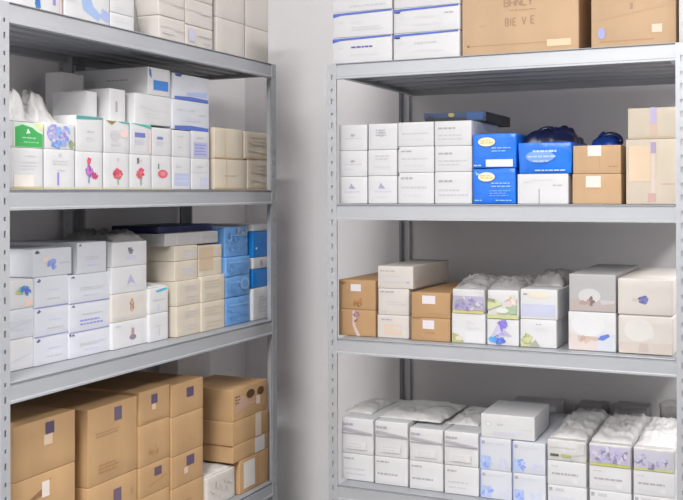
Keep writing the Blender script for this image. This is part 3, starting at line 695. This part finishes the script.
upr = [(12.4, 43.4, 120.8, [('R', .02, .02, .98, .98, (214, 236, 214)), ('P', [(.06, .03), (.97, .03), (.97, .56), (.8, .64), (.62, .80), (.3, .9), (.06, .78)], GR), ('P', [(.42, .55), (.48, .76), (.56, .58)], (240, 248, 240)), txt(.3, .9, .34, .44, 1, (190, 230, 196)), txt(.35, .85, .16, .28, 1, (150, 214, 164)), ('P', [(.7, .98), (.98, .98), (.98, .7), (.85, .75)], (226, 236, 170))], 'white carton with large green swoosh, upper front row beside near post'),
       (45, 75, 122, [('B', .3, .55, .26, .38, 30, [(164, 156, 220), (184, 178, 228), (150, 164, 224), (206, 200, 234)]), ('B', .64, .5, .24, .36, 30, [(150, 142, 214), (170, 176, 230), (140, 186, 226), (196, 190, 230)]), ('B', .88, .22, .08, .14, 12, [(140, 160, 122), (160, 174, 130)]), ('B', .4, .2, .2, .12, 14, [(120, 156, 226), (140, 176, 230)])], 'carton with purple iris print, upper front row'),
       (76.2, 102.8, 114.5, [('P', [(.0, .88), (.0, .99), (1, .99), (1, .93)], (84, 160, 156)), txt(.4, .7, .5, .62, 1, G), txt(.36, .7, .28, .42, 2, LG)], 'white carton with teal top edge and grey print, upper front row'),
       (104, 129.4, 119.5, [('P', [(.06, .99), (.5, .99), (.3, .86)], (150, 140, 84)), ('P', [(.5, .99), (1, .99), (1, .92), (.7, .94)], (96, 180, 170)), ('E', .42, .55, .2, .16, (206, 204, 210)), txt(.3, .6, .5, .62, 1, G), ('E', .78, .62, .16, .14, (236, 212, 208)), ('E', .45, .3, .2, .08, LG)], 'white carton with pale pink round print, upper front row'),
       (130.2, 151.2, 122.3, [('P', [(.0, .99), (1, .97), (1, .84), (.5, .92)], (92, 184, 170)), ('R', .2, .55, .7, .7, (120, 124, 196)), txt(.2, .7, .3, .5, 3, LV), ('R', .86, .05, .99, .8, (232, 210, 214))], 'white carton with teal edge and blue block, upper front row'),
       (152, 171.4, 127, [('R', .25, .58, .55, .68, (130, 140, 190)), txt(.2, .65, .35, .52, 2, LV)], 'white carton with small blue word, upper front row under the plain white carton'),
       (172.2, 190.6, 129.5, [txt(.3, .65, .72, .82, 1, G), txt(.3, .55, .3, .42, 1, G), ('R', .96, 0, 1, 1, LV)], 'white carton with two grey words, upper front row, seventh along'),
       (191.3, 209.4, 130.5, [('R', .12, .05, .9, .6, (186, 188, 222)), txt(.2, .85, .1, .55, 4, (140, 144, 206)), txt(.3, .7, .7, .82, 1, G)], 'white carton with lavender panel, upper front row next to beige cartons')]
zu = []
for k_, (l, r_, t_, pr_, lb_) in enumerate(upr):
    z_ = at('L', l, t_, .052)[1]; zu.append(z_)
    carton('L', .052, l, r_, t_, zl[k_], z_, lb_, 'white', p=pr_, depth=.29, group=gM)
# pile behind / on top of the front row
gN = 'white cartons piled on the second shelf front row'
bag('L', .09, 12, 60, 118, max(zu[:2]), .09, .22, 'film', 'crumpled white film bag on the green and iris cartons', 111, rough=2.4)
z3 = zu[2]
carton('L', .10, 86, 97.2, 103, z3, at('L', 86, 90.5, .10)[1], 'white carton end-on behind crumpled film bag, second shelf of left rack', 'white', p=[('R', .0, .0, .06, 1, LG)], depth=.12, group=gN)
carton('L', .075, 109.5, 125.5, 103, max(zu[3:5]), at('L', 109, 88.6, .09)[1], 'white carton with dark upright mark, above the pink round print', 'white', p=[('R', .35, .3, .48, .62, (176, 174, 180)), ('R', .38, .5, .46, .6, DK)], depth=.14, group=gN)
zp = at('L', 134, 92.3, .06)[1]
carton('L', .06, 134.5, 171.2, 110, max(zu[4:6]), zp, 'wide plain white carton with curved grey print, above the blue block cartons', 'white', p=[('P', [(.12, .6), (.5, .5), (.92, .5), (.92, .46), (.5, .45), (.12, .55)], LG), txt(.25, .8, .3, .4, 1, LG), txt(.28, .7, .2, .28, 1, LG)], depth=.28, group=gN)
zs = at('L', 173, 98.6, .055)[1]
BS = [('P', [(.05, .0), (.05, .12), (.5, .16), (.97, .12), (.97, .0)], (92, 116, 196))]
carton('L', .055, 172.4, 209.2, 115, max(zu[6:8]), zs, 'white carton with blue lower band, middle of stack by beige cartons, second shelf', 'cool', p=BS+[txt(.1, .3, .62, .72, 1, G), txt(.45, .62, .62, .72, 1, G), txt(.7, .98, .5, .6, 1, G), ('R', .35, .3, .75, .42, (206, 206, 222))], depth=.28, group=gN)
carton('L', .055, 172.6, 209, 85, zs, at('L', 173, 72.4, .055)[1], 'white carton with blue swash, topmost by beige cartons, second shelf', 'cool', p=BS+[('P', [(.35, .3), (.6, .36), (.95, .42), (.95, .2), (.4, .18)], (176, 190, 232)), ('P', [(.05, .98), (.25, .99), (.2, .88), (.08, .9)], (60, 70, 150)), ('E', .5, .62, .05, .07, LG)], depth=.28, group=gN)
zt_ = at('L', 148, 67, .07)[1]
carton('L', .06, 148, 170.2, 80, zp, zt_, 'long white carton end with blue label, top of second shelf pile', 'white', p=[('P', [(.04, .98), (.14, .9), (.16, .6), (.06, .7)], (90, 110, 180))], parts=[('label', .24, .2, .9, .55, (70, 134, 214))], side=[txt(.45, .75, .5, .62, 1, DK), txt(.15, .4, .5, .6, 1, G)], depth=.28, group=gN)
carton('L', .25, 61, 84, 85, zu[2], at('L', 61, 71.5, .25)[1], 'white carton at the back of second shelf, right of the crumpled film bag', 'white', p=[txt(.3, .9, .4, .5, 1, DK)], depth=.06, group=gN)
gO = 'beige cartons at the far end of the left rack second shelf'
BE = [('R', .35, .0, .37, .98, (206, 184, 150)), ('R', .0, .0, 1, .05, (190, 160, 116))]
BE2 = [('R', .0, .0, 1, .05, (190, 160, 116)), ('P', [(.1, .7), (.95, .5), (.95, .46), (.1, .62)], (212, 198, 180)), ('P', [(.1, .4), (.95, .25), (.95, .21), (.1, .32)], (214, 202, 186)), txt(.2, .9, .5, .9, 3, (210, 198, 184))]
stack('L', 1, .05, 214, 246.6, [158.4, 127], [
  dict(lab='beige carton, lower left of the four at far end of second shelf', p=BE+[txt(.3, .8, .4, .5, 1, (200, 176, 146))]),
  dict(lab='beige carton, upper left of the four at far end of second shelf', p=BE, r=243)], c='beige', depth=.28, group=gO, kind='beige_carton')
stack('L', 1, .05, 247.4, 269.2, [159, 131], [
  dict(lab='beige carton, lower right of the four at far end of second shelf', p=BE2),
  dict(lab='beige carton, upper right of the four at far end of second shelf', p=BE2, l=244.4)], c='beige', depth=.28, group=gO, kind='beige_carton', soft=.003)
# ---- left rack, third shelf
gQ = 'white cartons at the near end of the left rack third shelf'
W1 = [('P', [(.05, .86), (.12, .96), (.18, .88), (.1, .82)], (110, 110, 136)), txt(.4, .85, .5, .62, 1, LV), txt(.35, .9, .2, .34, 1, G)]
W2 = [('P', [(.03, .9), (.1, .97), (.14, .88)], (112, 112, 144)), txt(.25, .9, .42, .56, 2, G), txt(.35, .85, .2, .32, 1, LV)]
UL = ('R', .0, .0, 1, .035, (148, 152, 206))
zr = stack('L', 2, .1, 8.5, 33.4, [341, 310.8, 281], [
  dict(lab='white carton, lowest beside near post on left rack third shelf', p=[('P', [(.1, .3), (.9, .5), (.9, .46), (.1, .26)], LV)]),
  dict(lab='grey printed white carton, second up beside near post, third shelf', p=[('R', .05, .3, .95, .62, (204, 206, 216)), ('P', [(.05, .4), (.95, .6), (.95, .56), (.05, .36)], G)], c='cool'),
  dict(lab='white carton with colourful print beside near post, third shelf', p=[('E', .62, .66, .24, .12, (110, 190, 206)), ('B', .6, .6, .3, .12, 16, [(90, 120, 210), (110, 200, 160), (230, 190, 120)]), ('P', [(.6, .05), (.95, .1), (.95, .3), (.7, .25)], (236, 206, 190))])], depth=.26, group=gQ, c='white')
stack('L', 2, .095, 34.4, 68.3, [338.6, 309.2, 278, 249.5], [
  dict(lab='white carton, lowest in second stack of left rack third shelf', p=W1),
  dict(lab='white carton with blue underline, second up in second stack, left rack third shelf', p=W1+[UL]),
  dict(lab='white carton with blue underline, third up in second stack, left rack third shelf', p=W1+[UL]),
  dict(lab='white carton with blue squiggle logo, top of second stack, left rack third shelf', p=[('P', [(.04, .86), (.1, .96), (.18, .86), (.1, .82)], (90, 90, 120)), ('B', .48, .44, .1, .16, 18, [(134, 150, 216), (150, 168, 226)]), ('R', .66, .42, .92, .48, G), ('E', .3, .6, .08, .1, (232, 216, 208))], l=32.6, r=71.8)], depth=.26, group=gQ, c='cool')
stack('L', 2, .09, 69.3, 109.4, [334.2, 305, 275.6, 243], [
  dict(lab='white carton, lowest in third stack of left rack third shelf', p=W2+[NOTCH_SHADE]),
  dict(lab='white carton with violet lines, second up in third stack, left rack third shelf', p=W2[:1]+[txt(.3, .9, .55, .65, 1, G), txt(.25, .9, .2, .45, 2, (150, 150, 220)), UL]),
  dict(lab='white carton, third up in third stack of left rack third shelf', p=W2+[UL]),
  dict(lab='white carton, topmost in third stack of left rack third shelf', p=W2, l=77, r=106.4)], depth=.26, group=gQ, c='cool')
zw4 = stack('L', 2, .08, 111.8, 146.8, [323.6, 295, 268, 243], [
  dict(lab='white carton with small red-brown emblem, lowest in fourth stack, third shelf', p=[('E', .58, .35, .1, .1, (150, 130, 150)), ('R', .54, .45, .62, .7, (188, 152, 150)), txt(.08, .3, .8, .88, 1, G)], l=111.8),
  dict(lab='white carton with upright orange-brown mark, fourth stack, third shelf', p=[('E', .56, .55, .05, .24, (200, 160, 136)), ('B', .56, .5, .04, .2, 8, [(180, 136, 118), (210, 176, 150)]), ('R', .1, .1, .4, .14, LG)], c='warm'),
  dict(lab='white carton with violet triangle emblem, fourth stack, third shelf', p=[('P', [(.42, .3), (.52, .7), (.66, .3), (.54, .4)], (178, 178, 212)), txt(.3, .9, .2, .28, 1, LG)]),
  dict(lab='white carton with black loop emblem, top of fourth stack, third shelf', p=[('B', .52, .62, .06, .14, 10, [(120, 118, 128), (150, 148, 158)]), ('E', .52, .36, .16, .08, (206, 206, 226))])], depth=.27, group=gQ, c='white')
bag('L', .12, 113, 144, 243, zw4, .034, .2, 'filmgrey', 'small crumpled grey film on the black loop emblem carton', 121, rough=1.5)
zw5 = stack('L', 2, .07, 149.3, 168.2, [314.8, 289], [
  dict(lab='narrow white carton, lower one left of cream cartons, third shelf', p=[txt(.3, .7, .5, .6, 1, G), ('R', .48, .2, .54, .5, G)]),
  dict(lab='narrow white carton with blue top mark, left of cream cartons, third shelf', p=[('P', [(.3, .9), (.9, .98), (.95, .9), (.4, .82)], (90, 180, 220)), txt(.15, .95, .45, .6, 1, G), ('R', .42, .15, .52, .35, LV)])], depth=.28, group=gQ, c='white')
bag('L', .08, 149, 167, 288, zw5, .016, .2, 'film', 'white film scrap on the narrow carton left of cream cartons', 123, rough=1.5)
gR = 'cream cartons on the left rack third shelf'
CR = [txt(.35, .9, .55, .8, 3, (196, 190, 196)), txt(.4, .9, .15, .4, 2, (206, 200, 204))]
CR2 = [txt(.1, .9, .5, .85, 3, (200, 188, 170)), txt(.2, .9, .1, .35, 2, (202, 190, 170))]
zq1 = stack('L', 2, .055, 176.5, 200.4, [307, 282], [
  dict(lab='cream carton, lower front one right of narrow white cartons, third shelf', p=CR),
  dict(lab='cream carton, upper front one right of narrow white cartons, third shelf', p=CR)], depth=.3, group=gR, c='cream')
zq2 = stack('L', 2, .05, 201.4, 224.8, [303, 277], [
  dict(lab='yellowish cream carton, lower front one left of light blue packs', p=CR2),
  dict(lab='cream carton, upper front one left of light blue packs', p=CR2)], depth=.3, group=gR, c='cream')
zq1b = stack('L', 2, .062, 174.5, 197.6, [262, 246.5], [
  dict(lab='cream carton set back, third up in the wider cream stack', p=[txt(.35, .95, .2, .7, 3, LV)]),
  dict(lab='cream carton set back, fourth up in the wider cream stack', p=[txt(.4, .95, .2, .7, 3, LV)])], base=zq1, depth=.27, group=gR, c='cream')
zq2b = stack('L', 2, .06, 199, 222, [259, 246], [
  dict(lab='tan-faced cream carton set back, third up beside light blue packs', p=[('R', .0, .3, .6, 1, (206, 184, 158))]),
  dict(lab='tan-faced cream carton set back, fourth up beside light blue packs', p=[('R', .0, .0, .6, .9, (206, 184, 158))])], base=zq2, depth=.27, group=gR, c='cream')
zz = max(zq1b, zq2b)
carton('L', .075, 165, 218, 240, zz, at('L', 167, 234, .075)[1], 'flat grey carton lying across both cream stacks, third shelf', 'grey', p=[('R', .2, .1, .22, .9, G), ('R', .65, .1, .67, .9, G), txt(.7, .95, .4, .6, 1, DK)], depth=.22)
zfl = at('L', 167, 234, .075)[1]
carton('L', .10, 158, 212, 228, zfl, zfl+.024, 'flat dark navy packet lying on the flat grey carton', 'navy', depth=.18, kind='flat_packet', cat='packet', soft=.002)
gS = 'light blue packs on the left rack third shelf'
SK = [('B', .5, .5, .44, .4, 16, [(124, 172, 224), (106, 158, 216), (132, 178, 226)]), ('R', .1, .70, .9, .74, (150, 190, 232)), ('R', .1, .3, .9, .33, (104, 154, 214))]
stack('L', 2, .05, 225.6, 250, [298.5, 277.5, 258, 227.5], [
  dict(lab='light blue film pack, lowest in the pale blue stack, third shelf', p=SK),
  dict(lab='light blue film pack with round swirl, second up in pale blue stack', p=SK+[('E', .72, .6, .2, .3, (150, 190, 236)), ('E', .72, .6, .14, .2, (112, 164, 222))]),
  dict(lab='light blue film pack, third up in the pale blue stack, third shelf', p=SK),
  dict(lab='taller light blue film pack with dark patches, top of pale blue stack', p=SK+[('B', .3, .6, .25, .2, 9, [(80, 134, 200), (90, 140, 204)]), ('B', .7, .85, .2, .1, 8, [(196, 190, 180), (206, 206, 206)])], l=224.6, r=248, s=.06)], depth=.28, group=gS, c='sky', soft=.005, kind='film_pack', cat='pack')
CT = [('E', .5, .4, .2, .2, G)]
stack('L', 2, .04, 253, 269, [289, 269.5, 258, 231.5, 224.5], [
  dict(lab='white film bag pack with grey print, lowest at far end of third shelf', c='white', p=[txt(.25, .8, .2, .8, 5, G)], soft=.005),
  dict(lab='bright blue pack, lower of two in stack at far end of third shelf', c='cyan', s=.05),
  dict(lab='thin white pack between the two bright blue packs, third shelf', c='white', p=[('E', .45, .5, .08, .3, DK), ('R', .1, .1, .9, .2, LG)], s=.05),
  dict(lab='bright blue pack, upper and taller one at far end of third shelf', c='cyan', p=[('E', .15, .35, .05, .05, (220, 236, 250))], s=.05),
  dict(lab='thin white pack on top of the bright blue packs, third shelf', c='white', s=.05)], depth=.28, kind='film_pack', cat='pack', soft=.003, group='blue and white packs at the far end of the left rack third shelf')
# ---- left rack, fourth shelf: brown cartons
gZ = 'brown shipping cartons on the left rack fourth shelf'
PL = (88, 76, 102)
def q(l, ptop, pbot, dv=.10): return [('label', l[0], ptop, l[1], pbot, PL)]
LIN = (178, 136, 92); BRT = (228, 206, 182)
def seal(u, v): return [('label', u-.07, v-.17, u+.07, v, (112, 92, 128))]
stack('L', 3, .05, 12.4, 75.6, [484.5, 428], [
  dict(lab='large brown carton with white tape, below the near top carton', p=[('P', [(.1, .78), (.45, .88), (.6, .95), (.45, .82)], (150, 110, 74))], parts=[('tape', .44, .80, .56, .93, (236, 226, 216))]),
  dict(lab='large brown carton with purple label nearest the near post, left rack', p=[], parts=[('label', .50, .70, .64, .92, PL), ('tape', .47, .50, .61, .695, (222, 198, 168))])], depth=.29, group=gZ, c='brown', kind='brown_carton', shrink=.004)
stack('L', 3, .05, 87, 137.4, [489.5, 411], [
  dict(lab='brown carton with grey arch label, below the tallest brown carton', p=[('R', .88, .7, .9, .8, SB)], parts=[('label', .50, .55, .66, .86, (116, 98, 118)), ('tape', .50, .38, .64, .545, (218, 190, 160))]),
  dict(lab='tallest brown carton with grey label and faint text, second along', p=[txt(.15, .8, .60, .68, 2, SB), txt(.2, .65, .12, .26, 3, (176, 132, 92))], parts=[('label', .52, .76, .67, .94, (112, 98, 122))])], depth=.29, group=gZ, c='brown', kind='brown_carton', shrink=.004)
stack('L', 3, .045, 139.2, 169.6, [500, 469, 427, 393], [
  dict(lab='brown carton at photo bottom edge in third brown stack', p=[]),
  dict(lab='brown carton with square label, second up in third brown stack', p=[('P', [(.3, .3), (.9, .5), (.9, .46), (.3, .26)], LIN)], parts=[('label', .48, .56, .72, .84, (110, 88, 104))]),
  dict(lab='brown carton with faint print, third up in third brown stack', p=[('B', .45, .3, .14, .18, 9, [(186, 142, 98), (176, 134, 92)])]),
  dict(lab='brown carton with purple label, top of third brown stack', p=[txt(.1, .95, .04, .12, 1, LIN)], parts=[('label', .38, .56, .58, .84, (100, 84, 118)), ('tape', .40, .38, .52, .55, (226, 200, 170))])], depth=.29, group=gZ, c='brown', kind='brown_carton')
stack('L', 3, .04, 171.4, 203.2, [490.6, 458.4, 418.5, 386], [
  dict(lab='brown carton, lowest in fourth brown stack beside white paper pack', p=[txt(.2, .7, .5, .6, 1, LIN)]),
  dict(lab='brown carton with purple label, second up in fourth brown stack', p=[], parts=[('label', .46, .56, .70, .88, (104, 84, 116)), ('tape', .38, .34, .50, .54, (222, 196, 180))]),
  dict(lab='plain brown carton, third up in fourth brown stack', p=[('B', .5, .3, .2, .12, 7, [(190, 146, 102)])]),
  dict(lab='brown carton with purple label, top of fourth brown stack', p=[], parts=[('label', .46, .50, .68, .80, (96, 80, 112))])], depth=.29, group=gZ, c='brown', kind='brown_carton')
# far end stack, reaching further forward
zk = at('L', 241, 465, .02)[1]
carton('L', .02, 240, 268.6, 465, SHELF['L'][3], at('L', 240, 461, .02)[1], 'brown carton with white label, lowest at far end beside white paper pack', 'brown',
       p=[('R', .60, .0, .62, 1, (176, 130, 90))], parts=[('paper_label', .12, .12, .5, .9, (226, 220, 214))], depth=.22, kind='brown_carton', group='brown cartons at the far end of the left rack')
zk = at('L', 240, 461, .02)[1]
zk2 = at('L', 233, 447, .02)[1]
carton('L', .02, 233, 268.4, 452, zk, zk2, 'flattish brown carton with white label, second up at far end of left rack', 'brown', p=[], parts=[('paper_label', .60, .05, .88, .95, (222, 218, 216))], depth=.22, kind='brown_carton', group='brown cartons at the far end of the left rack')
zk3 = at('L', 232.5, 423, .02)[1]
carton('L', .02, 232.5, 268.6, 440, zk2, zk3, 'brown carton with light tape strip, third up at far end of left rack', 'brown', p=[], side=[('R', .0, .0, 1, .03, (150, 106, 70))], parts=[('tape', .62, .02, .78, .98, (226, 208, 190), 1)], depth=.22, kind='brown_carton', group='brown cartons at the far end of the left rack')
carton('L', .02, 233, 267, 400, zk3, at('L', 233, 390.5, .02)[1], 'brown carton with two dark round marks, topmost at far end of left rack', 'brown',
       p=[('E', .50, .72, .12, .14, (98, 66, 48)), ('E', .80, .70, .10, .14, (98, 66, 48)), ('P', [(.05, .2), (.12, .8), (.3, .75), (.45, .5), (.7, .4), (.3, .3)], (196, 162, 140)), txt(.06, .2, .5, .8, 3, (120, 84, 62))], parts=[('tape', .66, .3, .78, .58, (226, 206, 194))], depth=.22, kind='brown_carton', group='brown cartons at the far end of the left rack')
carton('L', .03, 207, 235, 480, SHELF['L'][3], at('L', 210, 478, .03)[1], 'white paper-wrapped pack on the fourth shelf between brown stacks', 'warm', p=[('B', .5, .5, .4, .3, 14, [(226, 218, 206), (214, 204, 190)])], depth=.22, soft=.004, kind='paper_pack', cat='pack', film=(.012, 'film', 1.0))
carton('L', .265, 178, 210.5, 380, SHELF['L'][3], at('L', 180, 354, .265)[1], 'grey-white carton standing at the back between brown stacks', 'white', p=[], depth=.08)

# ------------------------------------------------------------------ lamps of the room, one added fill, camera
def lamp(name, loc, sx, sy, e, rot=(0, 0, 0)):
    l = bpy.data.lights.new(name, 'AREA'); l.shape = 'RECTANGLE'; l.size = sx; l.size_y = sy; l.energy = e
    l.color = (1.0, .985, .97)
    o = bpy.data.objects.new(name, l); COL.objects.link(o); o.location = loc; o.rotation_euler = rot
    return o
lamp('overhead_light', (.95, -4.1, 3.26), 1.2, .6, 205)
lamp('overhead_light', (2.6, -.3, 3.26), .6, 1.0, 90)
lamp('overhead_light', (.45, -2.4, 3.26), .6, 1.2, 62)  # added fill, brightens the wall in the gap between the racks
w = bpy.data.worlds.new('world'); scn.world = w; w.use_nodes = True
w.node_tree.nodes['Background'].inputs['Color'].default_value = (.8, .82, .85, 1)
w.node_tree.nodes['Background'].inputs['Strength'].default_value = .3
cd = bpy.data.cameras.new('camera'); co = bpy.data.objects.new('camera', cd); COL.objects.link(co)
cd.sensor_width = 36; cd.sensor_fit = 'HORIZONTAL'; cd.lens = FPX*36/683; cd.clip_start = .05
cd.shift_y = SHY/683
from mathutils import Matrix
co.matrix_world = Matrix(((rt.x, up.x, -fw.x, CAM.x), (rt.y, up.y, -fw.y, CAM.y), (rt.z, up.z, -fw.z, CAM.z), (0, 0, 0, 1)))
scn.camera = co
scn.view_settings.view_transform = 'Standard'; scn.view_settings.look = 'None'
scn.view_settings.gamma = 1; scn.view_settings.use_curve_mapping = False
scn.view_settings.exposure = -0.11
